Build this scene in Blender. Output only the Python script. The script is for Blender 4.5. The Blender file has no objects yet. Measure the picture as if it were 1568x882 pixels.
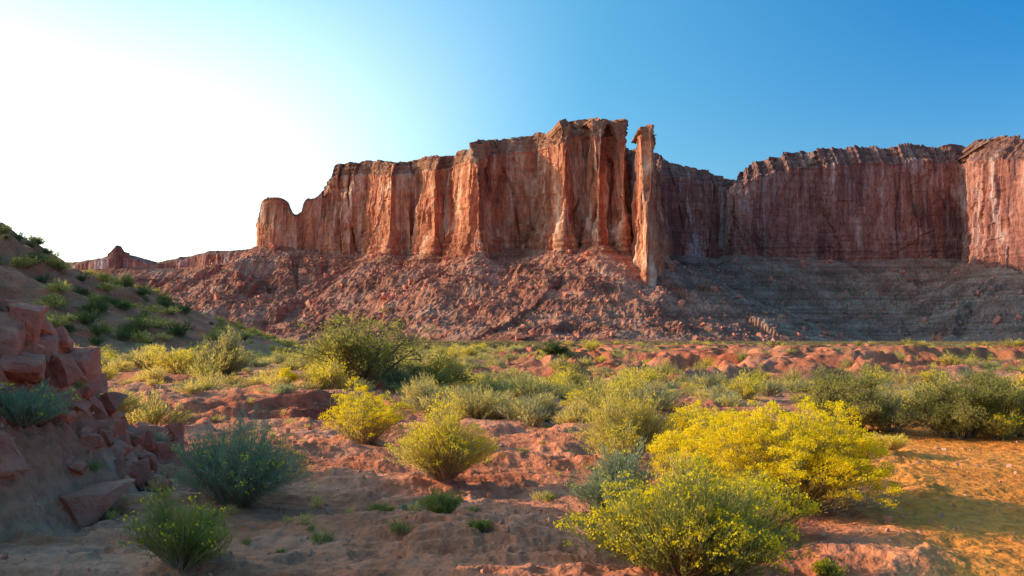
import bpy, bmesh, math, random
import numpy as np
from mathutils import Vector
random.seed(3); RNG=np.random.default_rng(3)
sc=bpy.context.scene
sc.view_settings.view_transform='Standard'; sc.view_settings.look='None'; sc.view_settings.exposure=0

# ------------------------------------------------------------ image pixel to world helpers
EYE=1.8; FOC=1358.0; PITCH=math.radians(3.33)
def px_to_world(px,py,y):
    """image pixel coordinates at a chosen depth y -> world x,z"""
    u=(px-784)/FOC; v=(441-py)/FOC
    Y=math.cos(PITCH)-v*math.sin(PITCH); Z=math.sin(PITCH)+v*math.cos(PITCH)
    return u/Y*y, Z/Y*y+EYE

# ------------------------------------------------------------ noise
_p=np.random.default_rng(11).permutation(256); _p=np.concatenate([_p,_p,_p])
_g=np.random.default_rng(12).uniform(0,2*np.pi,256); _gx=np.cos(_g); _gy=np.sin(_g)
def perlin(x,y,seed=0):
    x=np.asarray(x,dtype=np.float64)+seed*17.31; y=np.asarray(y,dtype=np.float64)+seed*9.77
    x,y=np.broadcast_arrays(x,y)
    xi=np.floor(x).astype(int); yi=np.floor(y).astype(int)
    xf=x-xi; yf=y-yi; xi&=255; yi&=255
    u=xf*xf*xf*(xf*(xf*6-15)+10); v=yf*yf*yf*(yf*(yf*6-15)+10)
    def g(ix,iy,dx,dy):
        h=_p[_p[ix&255]+(iy&255)]&255
        return _gx[h]*dx+_gy[h]*dy
    a=g(xi,yi,xf,yf); b=g(xi+1,yi,xf-1,yf); c=g(xi,yi+1,xf,yf-1); d=g(xi+1,yi+1,xf-1,yf-1)
    return ((a+(b-a)*u)+((c+(d-c)*u)-(a+(b-a)*u))*v)*1.5
def fbm(x,y,o=4,seed=0,gain=.5):
    s=0; a=1; f=1
    for i in range(o):
        s=s+a*perlin(x*f,y*f,seed+i*3.3); a*=gain; f*=2.03
    return s
def hsh(i,seed=0):
    v=np.sin(i*127.1+seed*311.7)*43758.5453
    return v-np.floor(v)
def ss(a,b,x):
    t=np.clip((x-a)/(b-a),0,1); return t*t*(3-2*t)

# ------------------------------------------------------------ mesh helpers
def mesh_np(name,V,F,mats=(),mi=None,smooth=False,attrs=None,link=True):
    F=np.asarray(F,dtype=np.int32); k=F.shape[1]
    me=bpy.data.meshes.new(name)
    me.vertices.add(len(V)); me.vertices.foreach_set('co',np.asarray(V,dtype=np.float32).ravel())
    me.loops.add(F.size); me.loops.foreach_set('vertex_index',F.ravel())
    me.polygons.add(len(F)); me.polygons.foreach_set('loop_start',np.arange(len(F),dtype=np.int32)*k)
    try: me.polygons.foreach_set('loop_total',np.full(len(F),k,dtype=np.int32))
    except Exception: pass
    if mi is not None: me.polygons.foreach_set('material_index',np.asarray(mi,dtype=np.int32))
    me.polygons.foreach_set('use_smooth',np.full(len(F),smooth,dtype=bool))
    for m in mats: me.materials.append(m)
    if attrs:
        for n,a in attrs.items():
            at=me.attributes.new(n,'FLOAT','POINT'); at.data.foreach_set('value',np.asarray(a,dtype=np.float32).ravel())
    me.update(calc_edges=True)
    ob=bpy.data.objects.new(name,me)
    if link: sc.collection.objects.link(ob)
    return ob
def grid_faces(nr,nc,wrap=False):
    i=np.arange(nr-1)[:,None]; j=np.arange(nc if wrap else nc-1)[None,:]
    a=i*nc+j; b=i*nc+(j+1)%nc; c=(i+1)*nc+(j+1)%nc; d=(i+1)*nc+j
    return np.stack([a,b,c,d],-1).reshape(-1,4)
def empty(name,loc=(0,0,0)):
    e=bpy.data.objects.new(name,None); e.location=loc; sc.collection.objects.link(e); return e

# ------------------------------------------------------------ materials
class NT:
    def __init__(s,name):
        s.m=bpy.data.materials.new(name); s.m.use_nodes=True; s.t=s.m.node_tree; s.n=s.t.nodes; s.l=s.t.links
        s.b=s.n['Principled BSDF']; s.b.inputs['Specular IOR Level'].default_value=.12; s.b.inputs['Roughness'].default_value=.9
        s.co=s.n.new('ShaderNodeTexCoord').outputs['Object']
    def mp(s,scale,src=None):
        k=s.n.new('ShaderNodeMapping'); k.inputs['Scale'].default_value=scale; s.l.new(src or s.co,k.inputs['Vector']); return k.outputs[0]
    def noise(s,scale,v=None,det=4,rough=.6,dist=0):
        k=s.n.new('ShaderNodeTexNoise'); k.inputs['Scale'].default_value=scale; k.inputs['Detail'].default_value=det
        k.inputs['Roughness'].default_value=rough; k.inputs['Distortion'].default_value=dist
        s.l.new(v or s.co,k.inputs['Vector']); return k.outputs['Fac']
    def ramp(s,f,st):
        k=s.n.new('ShaderNodeValToRGB'); e=k.color_ramp.elements
        while len(e)<len(st): e.new(.5)
        for i,(p,c) in enumerate(st):
            e[i].position=p; e[i].color=(c[0],c[1],c[2],1) if not isinstance(c,(int,float)) else (c,c,c,1)
        s.l.new(f,k.inputs[0]); return k.outputs[0]
    def mix(s,f,a,b,mode='MIX'):
        k=s.n.new('ShaderNodeMix'); k.data_type='RGBA'; k.blend_type=mode
        for sock,val in ((k.inputs[0],f),(k.inputs[6],a),(k.inputs[7],b)):
            if isinstance(val,(int,float)): sock.default_value=val
            elif isinstance(val,tuple): sock.default_value=(*val,1)
            else: s.l.new(val,sock)
        return k.outputs[2]
    def math(s,op,a,b=0.0):
        k=s.n.new('ShaderNodeMath'); k.operation=op
        for sock,val in ((k.inputs[0],a),(k.inputs[1],b)):
            if isinstance(val,(int,float)): sock.default_value=val
            else: s.l.new(val,sock)
        return k.outputs[0]
    def xpos(s,a,b):
        k=s.n.new('ShaderNodeSeparateXYZ'); s.l.new(s.co,k.inputs[0])
        r=s.n.new('ShaderNodeMapRange'); r.inputs[1].default_value=a; r.inputs[2].default_value=b; s.l.new(k.outputs[0],r.inputs[0]); return r.outputs[0]
    def attr(s,n):
        k=s.n.new('ShaderNodeAttribute'); k.attribute_name=n; return k.outputs['Fac']
    def rnd(s): return s.n.new('ShaderNodeObjectInfo').outputs['Random']
    def bump(s,h,dist,strength=1,prev=None):
        k=s.n.new('ShaderNodeBump'); k.inputs['Distance'].default_value=dist; k.inputs['Strength'].default_value=strength
        s.l.new(h,k.inputs['Height'])
        if prev is not None: s.l.new(prev,k.inputs['Normal'])
        return k.outputs[0]
    def out(s,col,nrm=None):
        s.l.new(col,s.b.inputs['Base Color'])
        if nrm is not None: s.l.new(nrm,s.b.inputs['Normal'])
        return s.m

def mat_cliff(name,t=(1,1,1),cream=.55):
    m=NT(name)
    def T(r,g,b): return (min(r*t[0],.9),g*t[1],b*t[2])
    streak=m.noise(1,m.mp((.035,.035,.008)),5,.62,.8)
    fine=m.noise(1,m.mp((.30,.30,.12)),4,.68)
    band=m.noise(1,m.mp((.006,.006,.14)),4,.7)
    thin=m.noise(1,m.mp((.13,.13,.006)),3,.6)
    c=m.ramp(streak,[(.34,T(.16,.06,.05)),(.45,T(.44,.145,.085)),(.54,T(.66,.255,.14)),(.65,T(.90,.60,.44))])
    c=m.mix(.25,c,m.ramp(band,[(.35,T(.32,.11,.075)),(.5,T(.58,.21,.12)),(.65,T(.74,.37,.23))]))
    c=m.mix(m.math('MULTIPLY',m.ramp(thin,[(.57,0.),(.66,1.)]),cream),c,T(.90,.66,.50))
    c=m.mix(m.math('MULTIPLY',m.ramp(thin,[(.33,1.),(.42,0.)]),.55),c,T(.13,.06,.05))
    c=m.mix(.8,c,m.ramp(fine,[(.3,(.50,.46,.49)),(.7,(1.22,1.17,1.12))]),'MULTIPLY')
    cap=m.math('MULTIPLY',m.attr('cap'),m.ramp(fine,[(.3,1.),(.7,.5)]))
    c=m.mix(cap,c,T(.22,.115,.075))
    n=m.bump(fine,2.2); n=m.bump(band,1.0,.4,n)
    return m.out(c,n)
def mat_talus(name):
    m=NT(name)
    a=m.noise(.03,None,4,.6); b=m.noise(.4,None,3,.7)
    c=m.ramp(a,[(.35,(.32,.11,.075)),(.5,(.46,.175,.115)),(.65,(.58,.29,.205))])
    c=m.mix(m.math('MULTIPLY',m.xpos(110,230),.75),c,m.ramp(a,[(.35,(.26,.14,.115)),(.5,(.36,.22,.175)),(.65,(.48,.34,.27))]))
    c=m.mix(.75,c,m.ramp(b,[(.3,(.38,.38,.40)),(.55,(1,1,1)),(.75,(1.45,1.35,1.3))]),'MULTIPLY')
    band=m.noise(1,m.mp((.004,.004,.25)),2,.6)
    c=m.mix(.5,c,m.ramp(band,[(.38,(.5,.4,.4)),(.55,(1.2,1.1,1.1))]),'MULTIPLY')
    sc_=m.ramp(m.noise(.35,None,2,.6),[(.57,0.),(.63,1.)])
    c=m.mix(m.math('MULTIPLY',sc_,.6),c,(.17,.16,.09))
    n=m.bump(b,2.0,1)
    return m.out(c,n)
def mat_ground():
    m=NT('desert_soil')
    a=m.noise(.35,None,5,.6); b=m.noise(6,None,5,.65)
    c=m.ramp(a,[(.3,(.48,.13,.06)),(.5,(.67,.225,.115)),(.68,(.79,.36,.23))])
    c=m.mix(m.attr('sand'),c,m.ramp(a,[(.35,(.76,.215,.035)),(.6,(.88,.31,.06))]))
    c=m.mix(m.attr('scarp'),c,m.ramp(a,[(.35,(.44,.085,.045)),(.6,(.62,.17,.09))]))
    c=m.mix(.7,c,m.ramp(b,[(.3,(.50,.46,.46)),(.6,(1.10,1.08,1.08))]),'MULTIPLY')
    far=m.attr('veg'); h=m.ramp(m.noise(.25,None,4,.7),[(.42,0.),(.52,1.)])
    c=m.mix(m.math('MULTIPLY',far,m.math('MULTIPLY',h,.7)),c,(.36,.24,.11))
    n=m.bump(m.noise(2.5,None,4,.65),.10); n=m.bump(b,.045,1,n)
    return m.out(c,n)
def mat_rock(name='red_sandstone_block',k=0.,bump=True):
    m=NT(name)
    a=m.noise(2.2,None,5,.65); b=m.noise(1,m.mp((3,3,16)),3,.6)
    c=m.ramp(a,[(.3,(.42,.095,.06)),(.5,(.60,.17,.105)),(.7,(.70,.28,.19))])
    c=m.mix(.4,c,m.ramp(b,[(.3,(.7,.65,.65)),(.7,(1.15,1.1,1.1))]),'MULTIPLY')
    c=m.mix(m.math('ADD',m.math('MULTIPLY',m.rnd(),.25),k),c,(.74,.40,.28))
    if not bump: return m.out(c)
    n=m.bump(a,.08,1); n=m.bump(m.noise(18,None,3,.7),.015,1,n)
    return m.out(c,n)
def mat_leaf(name,c1,c2,tr,trans=.45):
    m=NT(name)
    r=m.noise(3.0,None,1,.5)
    mixf=m.math('ADD',m.math('MULTIPLY',m.rnd(),.5),m.math('MULTIPLY',r,.5))
    col=m.mix(mixf,c1,c2)
    d=m.n.new('ShaderNodeBsdfDiffuse'); m.l.new(col,d.inputs[0])
    t=m.n.new('ShaderNodeBsdfTranslucent'); t.inputs[0].default_value=(*tr,1)
    s=m.n.new('ShaderNodeMixShader'); s.inputs[0].default_value=trans
    m.l.new(d.outputs[0],s.inputs[1]); m.l.new(t.outputs[0],s.inputs[2])
    m.l.new(s.outputs[0],m.n['Material Output'].inputs[0]); return m.m
M_cliff=mat_cliff('red_sandstone_cliff'); M_cliff_haze=mat_cliff('haze_tinted_sandstone',(.74,.80,1.08),.25); M_talus=mat_talus('talus_rubble'); M_ground=mat_ground(); M_rock=mat_rock(); M_peb=mat_rock('pale_stone',.4,False)  # second cliff material: purple, darker tint paints distance haze and shade into the rock
M_stem=mat_leaf('dry_stem',(.34,.26,.17),(.44,.36,.25),(.3,.24,.12),.2)
M_bark=mat_leaf('shrub_bark',(.14,.10,.07),(.20,.15,.11),(.1,.08,.05),.0)
M_sage=mat_leaf('sage_leaf',(.22,.21,.14),(.34,.32,.21),(.48,.42,.18))
M_green=mat_leaf('rabbitbrush_leaf',(.15,.17,.06),(.23,.25,.10),(.48,.45,.08))
M_blue=mat_leaf('saltbush_leaf',(.22,.28,.21),(.33,.37,.28),(.38,.42,.20))
M_straw=mat_leaf('dry_grass_blade',(.54,.41,.15),(.66,.53,.21),(.97,.72,.16),.5)
M_yell=mat_leaf('rabbitbrush_flower',(.94,.64,.02),(.98,.74,.03),(1.0,.80,.02),.45)
M_dark=mat_leaf('juniper_leaf',(.06,.09,.04),(.11,.14,.06),(.20,.24,.06))
M_greas=mat_leaf('greasewood_leaf',(.18,.17,.06),(.28,.25,.09),(.52,.44,.10))
M_plain=mat_leaf('plain_scrub_leaf',(.18,.15,.09),(.30,.24,.13),(.34,.26,.13),.35)

# ------------------------------------------------------------ ground
def ground_parts(x,y):
    x=np.asarray(x,float); y=np.asarray(y,float); r=np.hypot(x,y)
    z=.09*fbm(x/4,y/4,3,1)*(1-.6*ss(2.6,4.0,x)*(1-ss(14,22,y)))
    z=z+.30*fbm(x/28,y/28,4,2)*ss(16,45,r)*(1-ss(300,700,r))
    nr=(1-ss(25,45,r))*(1-.7*ss(3.2,4.2,x-.35*(y-7)))
    t=fbm(x/2.8+.2*fbm(x*1.5,y*1.5,2,15),y/1.3,4,5)*4; f=t-np.floor(t)
    pt=ss(-.25,.15,fbm(x/3,y/3,2,16))
    z=z+.050*(np.floor(t)+ss(.0,.14,f))*nr*pt+.040*t*nr*(1-pt)*.6+.026*fbm(x/.35,y/.25,4,6,.62)*(1-ss(20,30,r))*(.4+.6*nr)
    rd=1-np.abs(fbm(x/13,y/8,5,7,.58))
    mm=ss(29,42,y)*(1-ss(100,160,y))*(.12+.88*ss(-7,4,x))*(.45+.75*ss(-.2,.35,perlin(x/22,y/14,70)))
    md=mm*(3.9*np.clip(rd-.58,0,1)**1.15-.12)
    md=np.where(md>1.1,1.1+(md-1.1)*.2,md)
    z=z+md
    e=19.5+2.0*fbm(x/4,x*0+3.1,4,8)+.05*x
    k=ss(-1.5,-4,x)*.75+.15
    st=.55*ss(e-.2,e+.05,y)+.45*ss(e+.5,e+.8,y+.5*fbm(x/1.5,y*0,2,18))
    z=z+.50*k*st*(1+.2*fbm(x/.8,y/.8,3,17))
    scarp=(.8*ss(e-1.2,e-.2,y)*ss(e+1.6,e+.9,y))*ss(-1.0,-3,x)
    toe=-4.5+.55*fbm(y/3.5,y*0+.7,3,9)-.12*np.clip(y-11,0,20)
    d=toe-x; end=1-ss(10.8,15.6,y+.5*fbm(x/2,y/2,3,12))
    prof=np.where(d<0,0,3.2*(1-np.exp(-np.clip(d,0,50)/2.0))+.04*np.clip(d,0,12))
    rough=1+.26*fbm(x/1.1,y/1.1,5,10)
    z=z+prof*end*rough+.13*fbm(x/.5,y/.5,4,19,.6)*ss(.2,.8,d)*end
    bank=ss(0,.5,d)*end
    rr=np.hypot((x+50)/1.0,(y-62)/1.25)
    hill=14.0*np.clip(1-rr/35,0,1)**1.1*(1+.16*fbm(x/6,y/6,4,13))
    z=z+hill
    bank2=ss(.3,2,hill)
    sand=ss(2.4,3.6,x-.33*(y-7)+.5*fbm(x/2,y/2,3,14))*(1-ss(16,24,y))
    veg=ss(25,60,y)*(1-bank2*.7)*(1-.6*ss(.25,.6,md))
    return z,sand,np.clip(scarp*.9+bank*.95+bank2*.85+ss(.15,.5,md)*.65,0,1),veg,md
def G(x,y): return ground_parts(x,y)[0]
ang=np.radians(np.concatenate([np.linspace(-36,36,600,endpoint=False),np.linspace(36,75,40,endpoint=False),np.linspace(75,285,40,endpoint=False),np.linspace(285,324,50,endpoint=False)]))
rad=np.concatenate([[.05,1,2,3],np.geomspace(4,30,470,endpoint=False),np.geomspace(30,200,260,endpoint=False),np.geomspace(200,1200,60,endpoint=False),np.geomspace(1200,30000,20)])
RR,AA=np.meshgrid(rad,ang,indexing='ij'); X=RR*np.sin(AA); Y=RR*np.cos(AA)
Z,sa,scp,vg,_=ground_parts(X,Y)
g=mesh_np('desert_ground',np.stack([X,Y,Z],-1).reshape(-1,3),grid_faces(len(rad),len(ang),True)[:,::-1],[M_ground],smooth=True,
   attrs={'sand':sa,'scarp':scp,'veg':vg})

# ------------------------------------------------------------ cliffs
TAL=[]
def cliff(name,pts,center,parent,seed=0,ds=.9,nz=130,amp=1.0,talus=True,zc=None,big=1.0,spine=False,batter=.04,win=7,rnd=4,back=1150,capset=7,capfrac=.88,mat=None,rim=1.0,flake=0.,bed=1.,crack=1.):
    P=[];
    for (px,y,tp,bp) in pts:
        x,zt=px_to_world(px,tp,y); _,zb=px_to_world(px,bp,y); P.append((x,y,zt,zb))
    P=np.array(P); P=np.vstack([P,P[:1]])
    L=np.concatenate([[0],np.cumsum(np.hypot(np.diff(P[:,0]),np.diff(P[:,1])))])
    n=int(L[-1]/ds); s=np.linspace(0,L[-1],n,endpoint=False)
    C=np.stack([np.interp(s,L,P[:,k]) for k in range(4)],1)
    def sm(a,m):
        w=max(3,int(m/ds))|1; h=w//2; ker=np.ones(w)/w
        return np.convolve(np.concatenate([a[-h:],a,a[:h]]),ker,'valid')
    for k in (0,1): C[:,k]=sm(C[:,k],rnd)
    C[:,2]=sm(C[:,2],rnd)
    def nrm(wn):
        gx=np.gradient(C[:,0]); gy=np.gradient(C[:,1]); gx[0]=gx[1];gx[-1]=gx[-2];gy[0]=gy[1];gy[-1]=gy[-2]
        tx=sm(sm(gx,wn),wn*.6); ty=sm(sm(gy,wn),wn*.6); tl=np.hypot(tx,ty)+1e-9; return ty/tl,-tx/tl
    nx,ny=nrm(win); mx,my=nrm(win*5)
    if talus:
        st=max(1,int(3.5/ds)); TAL.append((C[::st,0],C[::st,1],C[::st,3],s[::st]+seed*1000))
    keep=np.ones(n,bool); bk=(C[:,1]>back); keep[bk]=(np.arange(n)[bk]%6==0); C=C[keep]; s=s[keep]; nx=nx[keep]; ny=ny[keep]; mx=mx[keep]; my=my[keep]; n=len(s)
    zt=C[:,2]+rim*amp*(1.5*fbm(s/14,s*0+seed,5,seed)+2.0*(hsh(np.floor(s/8+2*perlin(s/20,s*0,seed)),seed)-.5)+1.3*(hsh(np.floor(s/2.9),seed+2)-.5))
    zb=C[:,3]-28
    tt=np.linspace(0,1,nz)[:,None]; Zc=zb+tt*(zt-zb); S=np.broadcast_to(s,Zc.shape)
    Dp=np.zeros(Zc.shape)
    vary=.55+.9*np.clip(.5+fbm(S/55,S*0,2,seed+60),0,1)   # some stretches massive, some fluted
    for (wd,am,k) in ((38,1.3*big,1),(17,1.6,2),(7.5,1.1,3),(3.2,.45,4)):
        c=S/wd+1.4*perlin(S/(2.3*wd),Zc/90,seed+k)+.16*perlin(S/wd,Zc/14,seed+k+9); i=np.floor(c)
        off=(hsh(i,seed+k)-.45)*2*am
        zk=np.floor(Zc/(wd*1.6)+hsh(i,seed+k+30)*3); off=off+am*.9*(hsh(i*7+zk,seed+k+5)-.5)
        Dp+=off*amp*vary
    # open joints
    c=S/19+1.2*perlin(S/44,Zc/150,seed+80)+.05*perlin(S/9,Zc/10,seed+81); i=np.round(c); dd=np.abs(c-i)*19
    Dp-=crack*amp*6.0*np.exp(-(dd/1.0)**2)*(hsh(i,seed+82)>.45)*ss(-.4,.2,perlin(i*3.3,Zc/30,seed+83))
    for (wd,am,k) in ((30,8.0,50),(13,3.4,51)):
        c=S/wd+.8*perlin(S/60,Zc/90,seed+k)+.05*perlin(S/8,Zc/12,seed+k+1); i=np.floor(c); f=c-i
        cut=.35+.6*hsh(i,seed+k+2)
        pf=ss(0,.30,f)*np.clip((1-f)/.70,0,1)
        Dp+=flake*am*hsh(i,seed+k+3)*pf*ss(cut+.02,cut-.30,tt+.05*perlin(S/5,Zc/9,seed+k+4))
    Dp+=1.3*amp*fbm(S/18,Zc/26,5,seed+20,.58)+.35*amp*fbm(S/3,Zc/3.2,3,seed+21)
    bd=perlin(Zc/3.6,S/90,seed+22); Dp+=.5*amp*bed*np.tanh(bd*5)*(.2+1.2*ss(capfrac-.04,capfrac,tt)+1.0*ss(.36,.22,tt))
    Dp-=(Zc-zb)*batter
    Dp+=amp*1.6*(ss(.36,.35,tt+.02*perlin(S/20,S*0,seed+33))+ss(.29,.28,tt))
    Xc=C[:,0]+nx*Dp; Yc=C[:,1]+ny*Dp
    q=np.clip((tt-capfrac)/(1-capfrac),0,1); qs=(np.floor(q*3)+ss(.0,.45,q*3-np.floor(q*3)))/3*.6+q*.4
    jt=1+.35*fbm(S/12,S*0,3,seed+34)
    cs=-capset*qs*jt*np.where(q>0,1,0)
    Xc=Xc+mx*cs; Yc=Yc+my*cs
    cx,cy=center; zcc=zc if zc is not None else np.percentile(zt,40)
    tc=(np.linspace(0,1,22)[1:,None])**1.8
    if spine:
        cx=Xc[-1]; fr=C[:,1]<cy; o=np.argsort(Xc[-1][fr]); zcc=np.interp(cx,Xc[-1][fr][o],zt[fr][o])-.5
    Xk=Xc[-1]+(cx-Xc[-1])*tc; Yk=Yc[-1]+(cy-Yc[-1])*tc
    Zk=zt+(zcc-zt)*tc+amp*1.3*fbm(Xk/9,Yk/9,4,seed+30)*ss(0,.02,tc)*(1-tc)
    V=np.stack([np.vstack([Xc,Xk]),np.vstack([Yc,Yk]),np.vstack([Zc,Zk])],-1)
    capa=np.vstack([ss(capfrac-.01,capfrac+.01,tt+.015*perlin(S/9,S*0,seed+35))*.8+0*S,np.ones_like(Xk)])
    ob=mesh_np(name,V.reshape(-1,3),grid_faces(V.shape[0],n,True),[mat or M_cliff],attrs={'cap':capa})
    ob.parent=parent; return ob

butte=empty('sandstone_butte'); mesa=empty('sandstone_mesa'); bench=empty('distant_mesa')
A=[(487,1010,300,385),(495,1000,283,385),(503,996,252,386),(520,994,246,387),(540,992,246,387),(558,992,246,388),(568,976,246,388),(598,934,247,388),
 (606,940,246,388),(632,948,241,388),(640,936,239,388),(666,902,237,388),(672,910,236,389),(684,913,233,389),(693,898,229,389),(716,866,222,390),(733,842,217,390),
 (742,868,213,388),(770,880,209,380),(800,884,205,377),(818,886,202,375),(830,870,199,378),(846,842,194,380),(864,822,187,381),(871,826,183,381),(879,842,181,380),
 (893,846,181,376),(902,832,181,374),(917,816,179,374),(924,834,178,374),(934,838,176,374),(943,828,177,380),(954,818,182,384),(960,828,190,390),(966,850,222,392),
 (978,880,226,392),(1000,900,228,392),(1006,980,232,392),(1008,1080,238,392),(1006,1200,245,392),(960,1290,262,395),(800,1320,270,395),(600,1290,275,395),(520,1200,270,390),(495,1080,275,388)]
cliff('main_cliff',A,(-20,1120),butte,seed=1,zc=195,win=8,rnd=3,capset=7,flake=1.,rim=1.2)
FIN=[(968,812,214,415),(972,794,198,424),(979,768,192,444),(988,754,192,458),(996,760,194,453),(1003,786,200,430),(1008,830,206,405),(1006,862,210,400),(990,868,212,395),(974,850,212,395)]
cliff('fin_pillar',FIN,(116,822),butte,seed=2,amp=.75,ds=.6,big=.8,spine=True,batter=.035,win=4,rnd=2,capset=0,capfrac=.95,flake=.5,crack=.5)
K1=[(393,1010,345,380),(396,1000,332,380),(400,998,308,380),(408,994,303,380),(420,992,301,380),(430,992,302,380),(437,993,305,380),(443,993,322,381),(452,994,332,382),(461,995,327,383),(465,995,309,384),(471,994,304,384),(483,994,304,384),(488,996,299,385),(494,1000,292,385),(497,1015,292,385),(480,1025,305,385),(450,1025,334,384),(425,1025,305,380),(400,1022,315,380)]
cliff('left_knobs',K1,(-270,1009),butte,seed=3,amp=.4,ds=.7,big=.5,spine=True,batter=.0,win=3,rnd=1.5,capset=0,capfrac=.97,flake=.25,rim=1.6,crack=.6)
B1=[(985,1230,232,393),(1010,1215,235,392),(1035,1215,245,391),(1060,1218,252,390),(1090,1222,257,391),(1118,1228,269,392),(1150,1260,275,392),(1150,1500,300,395),(980,1500,290,395)]
cliff('west_shoulder',B1,(260,1370),mesa,seed=5,amp=.8,ds=1.2,batter=.03,back=1300,mat=M_cliff_haze,capset=14,capfrac=.86,bed=.8)
B2=[(1108,1212,272,392),(1120,1200,266,392),(1136,1194,256,392),(1160,1194,246,393),(1200,1196,238,395),(1215,1198,229,396),(1260,1200,226,398),(1300,1202,218,400),(1380,1204,221,398),(1400,1204,213,396),(1440,1206,217,396),(1468,1208,217,398),
 (1474,1170,218,402),(1490,1095,215,406),(1520,1030,209,410),(1568,985,209,415),(1640,960,206,420),(1760,930,203,425),(1900,930,203,425),(2000,1100,230,420),(1900,1500,260,410),(1400,1650,290,400),(1110,1600,300,400)]
cliff('plateau_cliff',B2,(650,1400),mesa,seed=6,amp=1.0,ds=1.2,zc=250,batter=.03,back=1300,mat=M_cliff_haze,capset=20,capfrac=.86,rim=2.4,bed=.9,crack=.6)
C1=[(60,1420,400,415),(110,1400,401,415),(150,1380,394,414),(165,1375,389,412),(190,1372,388,412),(213,1370,395,412),(235,1368,401,412),(262,1366,395,412),(300,1350,387,410),(315,1340,383,408),(345,1330,383,405),(380,1320,380,403),(420,1300,378,400),(430,1500,400,410),(200,1700,410,420),(60,1650,412,420)]
cliff('low_rim',C1,(-560,1500),bench,seed=7,amp=.5,ds=1.6,nz=60,zc=120,back=1450,mat=M_cliff_haze)
C2=[(163,1376,389,395),(171,1374,383,395),(177,1372,375,395),(183,1372,376,395),(189,1374,385,395),(200,1378,388,395),(190,1386,388,395),(170,1386,388,395)]
cliff('summit_knob',C2,(-609,1379),bench,seed=8,amp=.25,ds=.8,nz=50,talus=False,spine=True,batter=.02,win=3,rnd=2,back=9999,capset=0,mat=M_cliff_haze)

# ------------------------------------------------------------ talus aprons (union of debris cones)
def talus(name,x0,x1,y0,y1,nx,ny,parent):
    gx=np.linspace(x0,x1,nx); gy=np.linspace(y0,y1,ny)
    X,Y=np.meshgrid(gx,gy); x=X.ravel().astype(np.float32); y=Y.ravel().astype(np.float32)
    px=np.concatenate([t[0] for t in TAL]).astype(np.float32); py=np.concatenate([t[1] for t in TAL]).astype(np.float32)
    B=np.concatenate([t[2] for t in TAL]).astype(np.float32); S=np.concatenate([t[3] for t in TAL])
    k=(px>x0-250)&(px<x1+250)&(py>y0-50)&(py<y1+250); px,py,B,S=px[k],py[k],B[k],S[k]
    Zt=np.empty_like(x); Si=np.empty(len(x)); Dd=np.empty_like(x)
    for a in range(0,len(x),8000):
        b=a+8000
        d=np.sqrt((x[a:b,None]-px)**2+(y[a:b,None]-py)**2)
        h=B+3-d*.66+np.square(np.minimum(d,240))*.00095
        i=h.argmax(1); r=np.arange(len(i)); Zt[a:b]=h[r,i]; Si[a:b]=S[i]; Dd[a:b]=d[r,i]
    Zt=Zt.astype(float); env=ss(4,50,Dd)*ss(-6,18,Zt)
    wob=6*fbm(x/40.,y/40.,3,40)
    gl=1-np.abs(perlin((Si+wob)/26,Dd/150,41))*2; g2=1-np.abs(perlin((Si+wob)/9,Dd/60,42))*2
    Zt+=env*(9.5*(gl-.5)+3.0*(g2-.5))+env*4.0*fbm(x/26.,y/26.,5,43,.55)
    Zt+=1.3*fbm(x/5.,y/5.,4,44,.6)*ss(0,8,Zt)
    for zl,th,w in ((82,5,.9),(64,3.5,.7),(48,3,.5),(33,3.5,.6),(20,3,.6),(9,3.5,.9)):
        zl2=zl+2.5*fbm(x/70.,y/70.,3,45); q=(Zt-zl2)/th
        on=ss(-.1,.35,perlin(x/60.,y/60.,46+zl))*w
        Zt+=on*th*.9*(ss(-.12,.12,q)-ss(-1.1,1.1,q))
    Z=Zt.reshape(X.shape); Z=np.where(Z<0,Z*.5,Z)-.6
    ob=mesh_np(name,np.stack([X,Y,Z],-1).reshape(-1,3),grid_faces(ny,nx),[M_talus]); ob.parent=parent
    return gx,gy,Z
TG=talus('talus_slope',-520,850,610,1210,850,390,butte)
talus('bench_slope',-1100,-300,1050,1500,240,140,bench)

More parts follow.
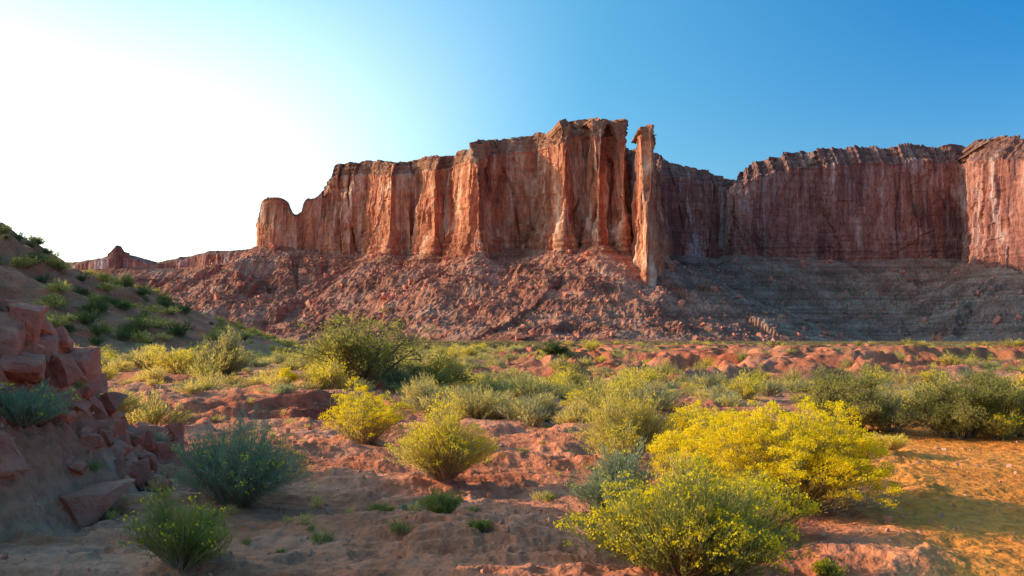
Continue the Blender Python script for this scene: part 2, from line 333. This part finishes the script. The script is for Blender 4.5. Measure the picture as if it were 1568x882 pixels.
# ------------------------------------------------------------ vegetation
def bush(name,seed,H=.9,R=.7,n=260,nl=30,LL=.05,LW=.008,fl=0.,nf=14,leaf=None,fs=.018,stemw=.004,straw=0.,lump=.25,flat=.45,link=False,lo=.3,nc=14,cj=.2):
    r=np.random.default_rng(seed)
    ct=r.uniform(0,2*np.pi,nc); cr=np.sqrt(r.uniform(0,1,nc))*.88; cr[0]=.1
    ch=(1-flat*cr**2.2)*r.uniform(.62,1.0,nc)*(1+lump*r.uniform(-.5,.5,nc)); cx=R*cr*np.cos(ct)*(1+lump*r.uniform(-1,1,nc)); cy=R*cr*np.sin(ct)*(1+lump*r.uniform(-1,1,nc))
    ci=r.integers(0,nc,n); th=r.uniform(0,2*np.pi,n); q=np.sqrt(r.uniform(0,1,n))
    jr=R*(cj+.25/np.sqrt(nc))*1.5
    tx=cx[ci]+jr*q*np.cos(th); ty=cy[ci]+jr*q*np.sin(th)
    tz=H*ch[ci]*(1-.30*q**2)*(1-.5*r.uniform(0,1,n)**3)
    tip=np.stack([tx,ty,np.maximum(tz,.05*H)],1)
    base=tip*np.array([.16,.16,0])+r.normal(0,.03*R,(n,3))*[1,1,0]
    base[:,2]=-.03
    mid=base*[.5,.5,1]+tip*[.45,.45,.58]; mid+=r.normal(0,.05*R,(n,3))
    def bz(t): return (1-t)**2*base[:,None]+2*t*(1-t)*mid[:,None]+t**2*tip[:,None]
    V=[];F=[];MI=[];o=0
    ts=np.linspace(0,1,4)[None,:,None]; Pp=bz(ts)
    side=np.stack([-np.sin(th+r.normal(0,1,n)),np.cos(th),np.zeros(n)],1)[:,None]
    wd=stemw*(1.3-ts)
    a=Pp-side*wd; b=Pp+side*wd; VV=np.stack([a,b],2).reshape(n,-1,3)
    bi=np.arange(n)[:,None,None]*8; q_=[]
    for k in range(3): q_+= [[2*k,2*k+1,2*k+3],[2*k,2*k+3,2*k+2]]
    q_=np.array(q_)[None]; F.append((bi+q_).reshape(-1,3)); V.append(VV.reshape(-1,3)); MI.append(np.zeros(n*6,int)); o+=n*8
    if nl:
        t=(lo+(1-lo)*r.uniform(0,1,(n,nl))**.75)[...,None]; p=bz(t)+r.normal(0,.010+.012*R,(n,nl,3))*[1,1,.7]
        tan=(tip-mid)[:,None]; tan=tan/np.linalg.norm(tan,axis=2,keepdims=True)
        d=tan*1.1+r.normal(0,.42,(n,nl,3))+[0,0,.4]; d/=np.linalg.norm(d,axis=2,keepdims=True)
        w=np.cross(d,r.normal(0,1,(n,nl,3))); w/=np.linalg.norm(w,axis=2,keepdims=True)+1e-9
        L=LL*r.uniform(.6,1.4,(n,nl,1)); W=LW*r.uniform(.7,1.3,(n,nl,1))
        v=np.stack([p-w*W*.5,p+w*W*.5,p+d*L],2).reshape(-1,3); m=n*nl
        F.append(o+np.arange(m*3).reshape(-1,3)); V.append(v); o+=m*3
        cs=(r.uniform(0,1,nc)<straw)[ci][:,None]
        pr=np.where(cs,.75,straw*.35); MI.append(np.where(r.uniform(0,1,(n,nl))<pr,3,1).ravel())
    if fl>0:
        cf=r.uniform(0,1,nc)
        k=np.where((r.uniform(0,1,n)<fl*(.35+.9*cf[ci]))&(tip[:,2]>.3*H*ch[ci]))[0]
        m=len(k)*nf
        if m:
            cs=fs*1.7
            p=(tip[k][:,None]+r.normal(0,1,(len(k),nf,3))*[cs,cs,cs*.5]).reshape(-1,3)
            d=r.normal(0,1,(m,3)); d/=np.linalg.norm(d,axis=1,keepdims=True); w=np.cross(d,r.normal(0,1,(m,3))); w/=np.linalg.norm(w,axis=1,keepdims=True)+1e-9
            s=fs*r.uniform(.6,1.3,(m,1))
            v=np.stack([p-w*s*.6-d*s*.3,p+w*s*.6-d*s*.3,p+d*s*.7],1).reshape(-1,3)
            F.append(o+np.arange(m*3).reshape(-1,3)); V.append(v); o+=m*3; MI.append(np.full(m,2))
    return mesh_np(name,np.concatenate(V),np.concatenate(F),[M_stem,leaf or M_sage,M_yell,M_straw],mi=np.concatenate(MI),link=link)

def place(ob,px,d,dz=0,rot=None):
    x=(px-784)/FOC*d; ob.location=(x,d,float(G(x,d))+dz); ob.rotation_euler=(0,0,random.uniform(0,6.28) if rot is None else rot); return ob

# ---- hero plants: image pixel column, distance, height, half-width
hero=[
 ('green_rabbitbrush',285,6.7,dict(H=.66,R=.34,n=260,nl=34,leaf=M_green,fl=.25,LL=.045,nf=8,nc=12,lump=.4)),
 ('sagebrush',365,9.9,dict(H=1.08,R=.80,n=780,nl=30,leaf=M_blue,fl=.2,flat=.5,nf=8,lo=.4,nc=30,lump=.3)),
 ('sagebrush',45,9.3,dict(H=.46,R=.45,n=300,nl=24,leaf=M_blue,fl=.12,nf=8)),
 ('rabbitbrush',680,11.5,dict(H=1.0,R=.66,n=660,nl=32,leaf=M_green,straw=.9,fl=.9,nf=12,LL=.06,nc=28,lump=.3)),
 ('rabbitbrush',560,15.0,dict(H=1.08,R=.74,n=640,nl=26,leaf=M_green,straw=.5,fl=.95,nf=28,nc=26,lump=.3)),
 ('rabbitbrush_seedling',680,8.8,dict(H=.32,R=.22,n=150,nl=30,leaf=M_green,LL=.035)),
 ('rabbitbrush',955,12.9,dict(H=1.1,R=.70,n=680,nl=30,leaf=M_green,straw=.95,fl=.5,nf=10,LL=.06,nc=28,lump=.3)),
 ('flowering_rabbitbrush',1200,9.6,dict(H=1.2,R=1.0,n=1700,nl=22,leaf=M_green,straw=.35,fl=1.0,nf=46,flat=.34,lump=.35,nc=52)),
 ('flowering_rabbitbrush',1085,11.4,dict(H=1.06,R=.74,n=800,nl=24,leaf=M_green,straw=.3,fl=1.0,nf=38,lump=.3,nc=26)),
 ('green_rabbitbrush',1045,6.75,dict(H=.92,R=.72,n=1200,nl=38,leaf=M_green,straw=.15,fl=.5,nf=16,flat=.38,lump=.45,LL=.05,nc=40)),
 ('green_rabbitbrush',950,9.1,dict(H=.82,R=.42,n=460,nl=34,leaf=M_blue,fl=.15,nf=9,nc=18,lump=.4)),
 ('green_rabbitbrush',1130,8.2,dict(H=.80,R=.52,n=520,nl=34,leaf=M_green,fl=.9,nf=24,nc=18,lump=.4)),
 ('sagebrush',730,19.5,dict(H=.95,R=1.0,n=600,nl=24,leaf=M_sage,straw=.5,LL=.07,LW=.012,nc=26,lump=.4)),
 ('sagebrush',820,19.0,dict(H=.75,R=.65,n=400,nl=24,leaf=M_sage,straw=.5,LL=.07,LW=.012)),
 ('sagebrush',880,17.5,dict(H=.65,R=.6,n=400,nl=24,leaf=M_sage,straw=.8,LL=.07,LW=.012)),
 ('sagebrush',650,21.0,dict(H=1.0,R=.75,n=450,nl=24,leaf=M_sage,straw=.3,LL=.07,LW=.012)),
 ('flowering_rabbitbrush',1068,16.5,dict(H=.8,R=.65,n=500,nl=24,leaf=M_green,straw=.4,fl=.9,nf=16,fs=.022)),
 ('sagebrush',235,33,dict(H=1.2,R=1.2,n=500,nl=24,leaf=M_sage,straw=.5,LL=.10,LW=.02)),
 ('flowering_rabbitbrush',285,31,dict(H=1.2,R=1.4,n=600,nl=24,leaf=M_green,straw=.8,LL=.10,LW=.02,fl=.5,nf=12,fs=.035,nc=22)),
 ('sagebrush',350,31,dict(H=1.7,R=1.1,n=600,nl=24,leaf=M_sage,straw=.3,LL=.10,LW=.02,fl=.1,nc=18)),
 ('flowering_rabbitbrush',440,24,dict(H=.45,R=.35,n=200,nl=20,leaf=M_green,fl=1,nf=20,fs=.025)),
 ('rabbitbrush',1350,13.8,dict(H=.42,R=.32,n=220,nl=24,leaf=M_straw,straw=.5,fl=.6,nf=10)),
 ('weed_clump',585,9.9,dict(H=.10,R=.16,n=60,nl=20,leaf=M_green,LL=.03)),
 ('weed_clump',635,9.6,dict(H=.10,R=.2,n=60,nl=20,leaf=M_blue,LL=.03)),
 ('weed_clump',735,7.7,dict(H=.07,R=.11,n=60,nl=20,leaf=M_green,LL=.03)),
 ('rabbitbrush_seedling',1255,7.2,dict(H=.16,R=.14,n=90,nl=20,leaf=M_green,LL=.035,fl=.3)),
 ('sagebrush',135,13.0,dict(H=.6,R=.8,n=500,nl=26,leaf=M_sage,straw=.4,LL=.06,LW=.012)),
 ('sagebrush',80,12.4,dict(H=.5,R=.5,n=300,nl=26,leaf=M_sage,straw=.6,LL=.06,LW=.012)),
 ('sagebrush',225,12.7,dict(H=.3,R=.35,n=200,nl=22,leaf=M_blue,LL=.05)),
]
for i,(nm,px,d,kw) in enumerate(hero):
    place(bush(nm,100+i,link=True,**kw),px,d)

def shrub_tree(name,seed,H,R,nl=16,leaf=None,lsz=.06,per=90,twigs=7):
    r=np.random.default_rng(seed); V=[];F=[];MI=[];o=0
    ends=[]
    def tube(p0,p1,p2,r0,r1,seg=6,sd=5):
        nonlocal o
        for k in range(seg+1):
            t=k/seg; p=(1-t)**2*p0+2*t*(1-t)*p1+t*t*p2; rad=r0+(r1-r0)*t
            dd=2*(1-t)*(p1-p0)+2*t*(p2-p1); dd/=np.linalg.norm(dd)+1e-9
            u=np.cross(dd,[.3,.2,1.]); u/=np.linalg.norm(u)+1e-9; w=np.cross(dd,u)
            for j in range(sd):
                a=2*np.pi*j/sd; V.append(p+rad*(u*np.cos(a)+w*np.sin(a)))
        for k in range(seg):
            for j in range(sd):
                a=o+k*sd+j; b=o+k*sd+(j+1)%sd; F.append((a,b,b+sd)); F.append((a,b+sd,a+sd)); MI.extend([0,0])
        o+=(seg+1)*sd
    for i in range(nl):
        a=r.uniform(0,6.283); q=np.sqrt(r.uniform(.02,1)); tip=np.array([R*q*np.cos(a),R*q*np.sin(a),H*(1-.5*q**2)*r.uniform(.7,1)])
        b0=np.array([np.cos(a)*.12,np.sin(a)*.12,-.1]); mid=b0*.5+tip*[.35,.35,.55]+r.normal(0,.12,3)*R*.4
        tube(b0,mid,tip,.02*H+.02,.008)
        for k in range(twigs):
            t=r.uniform(.3,.95); p=(1-t)**2*b0+2*t*(1-t)*mid+t*t*tip
            e=p+r.normal(0,1,3)*R*.24*np.array([1,1,.6])+[0,0,.10*H]; e[2]=max(e[2],.15*H)
            tube(p,(p+e)/2+r.normal(0,.05,3),e,.014,.005,3,3); ends.append(e); ends.append((p+e)/2)
    E=np.array(ends); m=len(E)*per
    p=np.repeat(E,per,0)+r.normal(0,1,(m,3))*np.array([.085,.085,.06])*R*.8
    d=r.normal(0,1,(m,3))+[0,0,.4]; d/=np.linalg.norm(d,axis=1,keepdims=True); w=np.cross(d,r.normal(0,1,(m,3))); w/=np.linalg.norm(w,axis=1,keepdims=True)+1e-9
    s=lsz*r.uniform(.5,1.3,(m,1)); v=np.stack([p-w*s*.22,p+w*s*.22,p+d*s],1).reshape(-1,3)
    VV=np.concatenate([np.array(V),v]); FF=np.concatenate([np.array(F),o+np.arange(m*3).reshape(-1,3)])
    return mesh_np(name,VV,FF,[M_bark,leaf or M_green],mi=np.concatenate([np.array(MI),np.ones(m,int)]),link=True)
place(shrub_tree('greasewood_tree',1,2.3,1.7,24,M_greas,.09,42,8),560,25.5)
place(shrub_tree('greasewood_shrub',2,1.3,1.05,15,M_greas,.06,60,8),1295,17.3)
place(shrub_tree('greasewood_shrub',3,1.15,1.1,14,M_greas,.06,60,8),1465,16.4)
place(shrub_tree('greasewood_shrub',4,1.4,1.1,14,M_greas,.06,60,8),1560,16.8)
place(shrub_tree('greasewood_shrub',5,.75,.9,10,M_dark,.10,50),850,52)
place(shrub_tree('greasewood_shrub',6,1.0,1.5,10,M_greas,.10,50),650,27)

# ---- instanced scatter
def scatter(name,P,rot,scl,templates):
    col=bpy.data.collections.new(name+'_kinds')
    for t in templates:
        col.objects.link(t)
    me=bpy.data.meshes.new(name); me.vertices.add(len(P)); me.vertices.foreach_set('co',np.asarray(P,np.float32).ravel())
    a=me.attributes.new('rot','FLOAT_VECTOR','POINT'); a.data.foreach_set('vector',np.asarray(rot,np.float32).ravel())
    a=me.attributes.new('scl','FLOAT','POINT'); a.data.foreach_set('value',np.asarray(scl,np.float32))
    a=me.attributes.new('kind','INT','POINT'); a.data.foreach_set('value',RNG.integers(0,len(templates),len(P)).astype(np.int32))
    ob=bpy.data.objects.new(name,me); sc.collection.objects.link(ob)
    ng=bpy.data.node_groups.new(name,'GeometryNodeTree')
    ng.interface.new_socket('Geometry',in_out='INPUT',socket_type='NodeSocketGeometry'); ng.interface.new_socket('Geometry',in_out='OUTPUT',socket_type='NodeSocketGeometry')
    N=ng.nodes; L=ng.links; gi=N.new('NodeGroupInput'); go=N.new('NodeGroupOutput'); ip=N.new('GeometryNodeInstanceOnPoints')
    ci=N.new('GeometryNodeCollectionInfo'); ci.inputs['Collection'].default_value=col; ci.inputs['Separate Children'].default_value=True; ci.inputs['Reset Children'].default_value=True
    def na(n,t):
        k=N.new('GeometryNodeInputNamedAttribute'); k.data_type=t; k.inputs['Name'].default_value=n; return [s for s in k.outputs if s.enabled and s.name=='Attribute'][0]
    L.new(gi.outputs[0],ip.inputs['Points']); L.new(ci.outputs[0],ip.inputs['Instance']); ip.inputs['Pick Instance'].default_value=True
    L.new(na('kind','INT'),ip.inputs['Instance Index']); L.new(na('rot','FLOAT_VECTOR'),ip.inputs['Rotation']); L.new(na('scl','FLOAT'),ip.inputs['Scale'])
    L.new(ip.outputs[0],go.inputs[0])
    md=ob.modifiers.new('scatter','NODES'); md.node_group=ng; return ob
def zr(n): return np.stack([np.zeros(n),np.zeros(n),RNG.uniform(0,6.28,n)],1)
def wedge(n,r0,r1,pw=2,half=34):
    a=np.radians(RNG.uniform(-half,half,n)); r=(r0**pw+(r1**pw-r0**pw)*RNG.uniform(0,1,n))**(1/pw)
    return r*np.sin(a),r*np.cos(a)
T=[bush('sage_kind',201,.75,.7,150,14,.09,.018,leaf=M_sage,straw=.25,lump=.5),bush('sage_kind_b',202,.6,.75,150,14,.09,.018,leaf=M_sage,straw=.6,lump=.5),
   bush('blackbrush_kind',203,.7,.7,150,14,.09,.018,leaf=M_greas,straw=.3,lump=.5),bush('rabbit_kind',204,.75,.6,150,12,.09,.018,leaf=M_green,straw=.7,fl=.6,nf=8,fs=.035,lump=.5),
   bush('saltbush_kind',205,.5,.7,150,14,.09,.018,leaf=M_blue,straw=.5,lump=.5),bush('grass_kind',206,.5,.5,150,8,.10,.014,leaf=M_straw,straw=.9,lump=.5)]
x,y=wedge(5000,18.0,130,1.3); k=(perlin(x/9,y/9,60)+RNG.uniform(-.6,.6,len(x)))>-.32; x,y=x[k],y[k]
z,_,s_,_,md=ground_parts(x,y); u=RNG.uniform(0,1,len(x)); hillm=(x<-14)&(s_>.35); k=(((md<.5)|(u<.3))&~((x>-4)&(x<0)&(y<20))&~((x>-11)&(x<-2)&(y<22.5)&(u<.85)))&((s_<.5)|(u<.35))&~hillm
scatter('desert_scrub',np.stack([x,y,z-.03],1)[k],zr(k.sum()),RNG.uniform(.4,1.2,k.sum()),T)
TH=[bush('hill_juniper_kind',207,.8,.7,150,14,.09,.02,leaf=M_dark,lump=.5),bush('hill_sage_kind',208,.6,.7,150,14,.09,.018,leaf=M_greas,straw=.3,lump=.5),bush('hill_grass_kind',209,.35,.4,120,8,.10,.014,leaf=M_straw,straw=.9,lump=.5)]
a_=np.radians(RNG.uniform(-36,-15,1000)); r_=RNG.uniform(30,95,1000); x,y=r_*np.sin(a_),r_*np.cos(a_); z,_,s_,_,_=ground_parts(x,y); k=(s_>.35)&((perlin(x/5,y/5,66)+RNG.uniform(-.5,.5,len(x)))>.05)
scatter('hillside_scrub',np.stack([x,y,z-.05],1)[k],zr(k.sum()),RNG.uniform(.4,1.5,k.sum()),TH)
T2=[bush('plain_sage_kind',211,.8,.9,45,5,.28,.12,leaf=M_plain,straw=.15),bush('plain_straw_kind',212,.6,.8,40,5,.25,.11,leaf=M_plain,straw=.4),
    bush('plain_green_kind',213,.8,.8,45,5,.28,.12,leaf=M_plain,straw=.0)]
x,y=wedge(30000,90,760,1.5,36); k=(perlin(x/40,y/25,61)+RNG.uniform(-.7,.7,len(x)))>-.05; x,y=x[k],y[k]; z,_,_,_,md=ground_parts(x,y); k=(md<.35)|(RNG.uniform(0,1,len(x))<.4); x,y,z=x[k],y[k],z[k]
scatter('plain_scrub',np.stack([x,y,z-.05],1),zr(len(x)),RNG.uniform(.4,1.1,len(x)),T2)
T3=[bush('herb_kind',221,.10,.12,30,8,.04,.008,leaf=M_green,stemw=.002),bush('dry_tuft_kind',222,.14,.10,40,4,.05,.006,leaf=M_straw,stemw=.002)]
x,y=wedge(700,7,40,1.3); k=(perlin(x/2.5,y/2.5,62)>.15)&(ground_parts(x,y)[1]<.4); x,y=x[k],y[k]
scatter('low_herbs',np.stack([x,y,G(x,y)],1),zr(len(x)),RNG.uniform(.4,1.3,len(x)),T3)

# ------------------------------------------------------------ rocks
def rock(name,seed,dims,link=True,bev=.03,n=13):
    r=random.Random(seed); bm=bmesh.new()
    for i in range(n):
        v=Vector((r.uniform(-1,1),r.uniform(-1,1),r.uniform(-1,1))); m=max(abs(c) for c in v)
        v/=m**.75; bm.verts.new((v.x*dims[0]/2,v.y*dims[1]/2,v.z*dims[2]/2))
    res=bmesh.ops.convex_hull(bm,input=bm.verts)
    bmesh.ops.delete(bm,geom=[e for e in res['geom_interior'] if isinstance(e,bmesh.types.BMVert)],context='VERTS')
    bmesh.ops.bevel(bm,geom=bm.edges[:],offset=bev*min(dims),segments=2,affect='EDGES',profile=.6)
    bmesh.ops.triangulate(bm,faces=bm.faces[:]); bmesh.ops.subdivide_edges(bm,edges=[e for e in bm.edges if e.calc_length()>.18*min(dims)],cuts=2,use_grid_fill=True)
    from mathutils import noise as mn
    for v in bm.verts:
        q=v.co*(3.2/max(dims)); o=mn.noise_vector(q+Vector((seed,0,0)))*.07*min(dims)+mn.noise_vector(q*4)*.025*min(dims); v.co+=o
    me=bpy.data.meshes.new(name); bm.to_mesh(me); bm.free(); me.materials.append(M_rock)
    ob=bpy.data.objects.new(name,me)
    if link: sc.collection.objects.link(ob)
    return ob
rocks=[(152,9.3,(.75,.6,.42),.10),(248,12.6,(.62,.5,.5),.12),(30,9.9,(.75,.6,.55),.25),(118,11.6,(.6,.5,.5),.14),(88,10.3,(.42,.4,.4),.1),
 (172,10.8,(.5,.4,.32),.08),(212,10.9,(.5,.4,.34),.1),(172,11.8,(.55,.45,.36),.1),(8,8.5,(.4,.4,.45),.1),(205,11.9,(.45,.4,.3),.1),(60,9.6,(.4,.35,.3),.08),
 (120,10.2,(.35,.3,.26),.08),(250,10.9,(.35,.3,.22),.06),(140,12.4,(.5,.4,.4),.14),(90,11.5,(.5,.45,.35),.14),(232,13.6,(.55,.4,.45),.14),(262,13.9,(.5,.4,.5),.14),
 (5,10.2,(.95,.8,.85),.42),(12,11.6,(.9,.7,.7),.4),(95,12.4,(.55,.5,.4),.18),(200,13.6,(.5,.5,.4),.14),(50,11.0,(.6,.5,.5),.22),(145,9.9,(.28,.25,.2),.06),(195,10.2,(.25,.25,.2),.05),
 (70,10.9,(.35,.3,.3),.08),(110,10.8,(.3,.3,.25),.06),(150,11.2,(.35,.3,.3),.08),(185,11.3,(.4,.3,.3),.08),(230,11.6,(.35,.3,.28),.06),(225,12.3,(.4,.35,.3),.08),
 (40,10.6,(.6,.5,.5),.2),(75,12.0,(.5,.45,.4),.2),(130,11.0,(.3,.28,.25),.06),(165,10.3,(.25,.2,.18),.04),(100,9.8,(.3,.25,.2),.05),(270,11.6,(.2,.2,.15),.04)]
for i,(px,d,dm,sk) in enumerate(rocks):
    o=rock('red_boulder',40+i,dm); place(o,px,d,dm[2]*.5-sk); o.rotation_euler=(random.uniform(-.35,.35),random.uniform(-.35,.35),random.uniform(0,6.28))
RK=[rock('stone_kind',300+i,(1,random.uniform(.6,.9),random.uniform(.5,.8)),False,.05,11) for i in range(5)]
for o in RK: o.data.materials[0]=M_peb
x,y=wedge(14000,5,26,1.2,37); k=(perlin(x/1.4,y/1.4,63)+RNG.uniform(-.5,.5,len(x)))>.0; x,y=x[k],y[k]
zz,sd_,sp,_,_=ground_parts(x,y); s=RNG.exponential(.018,len(x))+.008; s=np.minimum(s,.12)*(1+1.2*sp)
scatter('gravel',np.stack([x,y,zz+s*.06],1),RNG.uniform(0,6.28,(len(x),3)),s,RK)
# broken rubble on the embankment and at its foot
RB=[rock('rubble_kind',360+i,(1,random.uniform(.6,.9),random.uniform(.5,.8)),False,.03,11) for i in range(5)]
M_rub=mat_rock('rubble_stone',.0,False)
for o in RB: o.data.materials[0]=M_rub
x=RNG.uniform(-9.5,-3.6,1200); y=RNG.uniform(6.5,17,1200); _,_,sp,_,_=ground_parts(x,y); k=((sp>.4)|(RNG.uniform(0,1,1200)<.10))&(perlin(x/1.5,y/1.5,68)+RNG.uniform(-.4,.4,1200)>-.15); x,y=x[k],y[k]
s=np.minimum(RNG.exponential(.10,len(x))+.05,.40); scatter('rock_rubble',np.stack([x,y,G(x,y)+s*.12],1),RNG.uniform(0,6.28,(len(x),3)),s,RB)
gx,gy,TZ=TG; RK2=[rock('block_kind',330+i,(1,random.uniform(.6,.95),random.uniform(.55,.9)),False,.03,11) for i in range(5)]
M_blk=mat_rock('fallen_block',.1,False)
for o in RK2: o.data.materials[0]=M_blk
n=20000; ix=RNG.integers(2,len(gx)-2,n); iy=RNG.integers(2,len(gy)-2,n); z=TZ[iy,ix]
k=(z>0)&(perlin(gx[ix]/35,gy[iy]/35,64)+RNG.uniform(-.6,.6,n)>0.0); ix,iy,z=ix[k],iy[k],z[k]
s=np.minimum(RNG.exponential(1.3,len(z))+.9,10)
scatter('talus_boulders',np.stack([gx[ix],gy[iy],z+s*.15],1),RNG.uniform(0,6.28,(len(z),3)),s,RK2)

# ------------------------------------------------------------ light
AZ=math.radians(-77); EL=math.radians(19.5)
sd=Vector((math.sin(AZ)*math.cos(EL),math.cos(AZ)*math.cos(EL),math.sin(EL)))
L=bpy.data.lights.new('sun','SUN'); L.energy=5.0; L.angle=math.radians(.5); L.color=(1,.82,.54)
lo=bpy.data.objects.new('sun',L); lo.rotation_euler=sd.to_track_quat('Z','Y').to_euler(); sc.collection.objects.link(lo)
w=bpy.data.worlds.new('World'); sc.world=w; w.use_nodes=True; nt=w.node_tree; bg=nt.nodes['Background']; N=nt.nodes; LK=nt.links
sky=N.new('ShaderNodeTexSky'); sky.sky_type='NISHITA'; sky.sun_disc=False; sky.sun_elevation=EL; sky.sun_rotation=AZ
sky.air_density=1.0; sky.dust_density=2.0; sky.ozone_density=1.5
hs=N.new('ShaderNodeHueSaturation'); hs.inputs['Saturation'].default_value=1.65; hs.inputs['Value'].default_value=1.15; LK.new(sky.outputs[0],hs.inputs['Color'])
tint=N.new('ShaderNodeMix'); tint.data_type='RGBA'; tint.blend_type='MULTIPLY'; tint.inputs[0].default_value=1; tint.inputs[7].default_value=(.92,1.12,1.24,1); LK.new(hs.outputs[0],tint.inputs[6])
tc=N.new('ShaderNodeTexCoord'); nm=N.new('ShaderNodeVectorMath'); nm.operation='NORMALIZE'; LK.new(tc.outputs['Generated'],nm.inputs[0])
dt=N.new('ShaderNodeVectorMath'); dt.operation='DOT_PRODUCT'; LK.new(nm.outputs[0],dt.inputs[0]); dt.inputs[1].default_value=sd
sx=N.new('ShaderNodeSeparateXYZ'); LK.new(nm.outputs[0],sx.inputs[0])
hz=N.new('ShaderNodeMapRange'); hz.interpolation_type='SMOOTHSTEP'; LK.new(sx.outputs[2],hz.inputs[0]); hz.inputs[1].default_value=.16; hz.inputs[2].default_value=.46; hz.inputs[3].default_value=1; hz.inputs[4].default_value=.08
# hazy forward-scatter aureole around the sun, densest near the horizon
def glow(prev,a,b,col,low):
    mr=N.new('ShaderNodeMapRange'); mr.interpolation_type='SMOOTHSTEP'; LK.new(dt.outputs['Value'],mr.inputs[0])
    mr.inputs[1].default_value=a; mr.inputs[2].default_value=b; f=mr.outputs[0]
    if low:
        mu=N.new('ShaderNodeMath'); mu.operation='MULTIPLY'; LK.new(f,mu.inputs[0]); LK.new(hz.outputs[0],mu.inputs[1]); f=mu.outputs[0]
    gl=N.new('ShaderNodeMix'); gl.data_type='RGBA'; gl.blend_type='ADD'; gl.inputs[7].default_value=(*col,1)
    LK.new(f,gl.inputs[0]); LK.new(prev,gl.inputs[6]); return gl.outputs[2]
c=glow(tint.outputs[2],-.25,.7,(1.1,2.6,2.1),False); c=glow(c,.20,.60,(6.2,4.6,4.0),True)
LK.new(c,bg.inputs[0]); bg.inputs[1].default_value=.145

cam=bpy.data.cameras.new('camera'); co=bpy.data.objects.new('camera',cam); sc.collection.objects.link(co); sc.camera=co
cam.sensor_width=36; cam.lens=36*FOC/1568; cam.clip_end=60000; cam.clip_start=.05
co.location=(0,0,EYE); co.rotation_euler=(math.pi/2+PITCH,0,0)
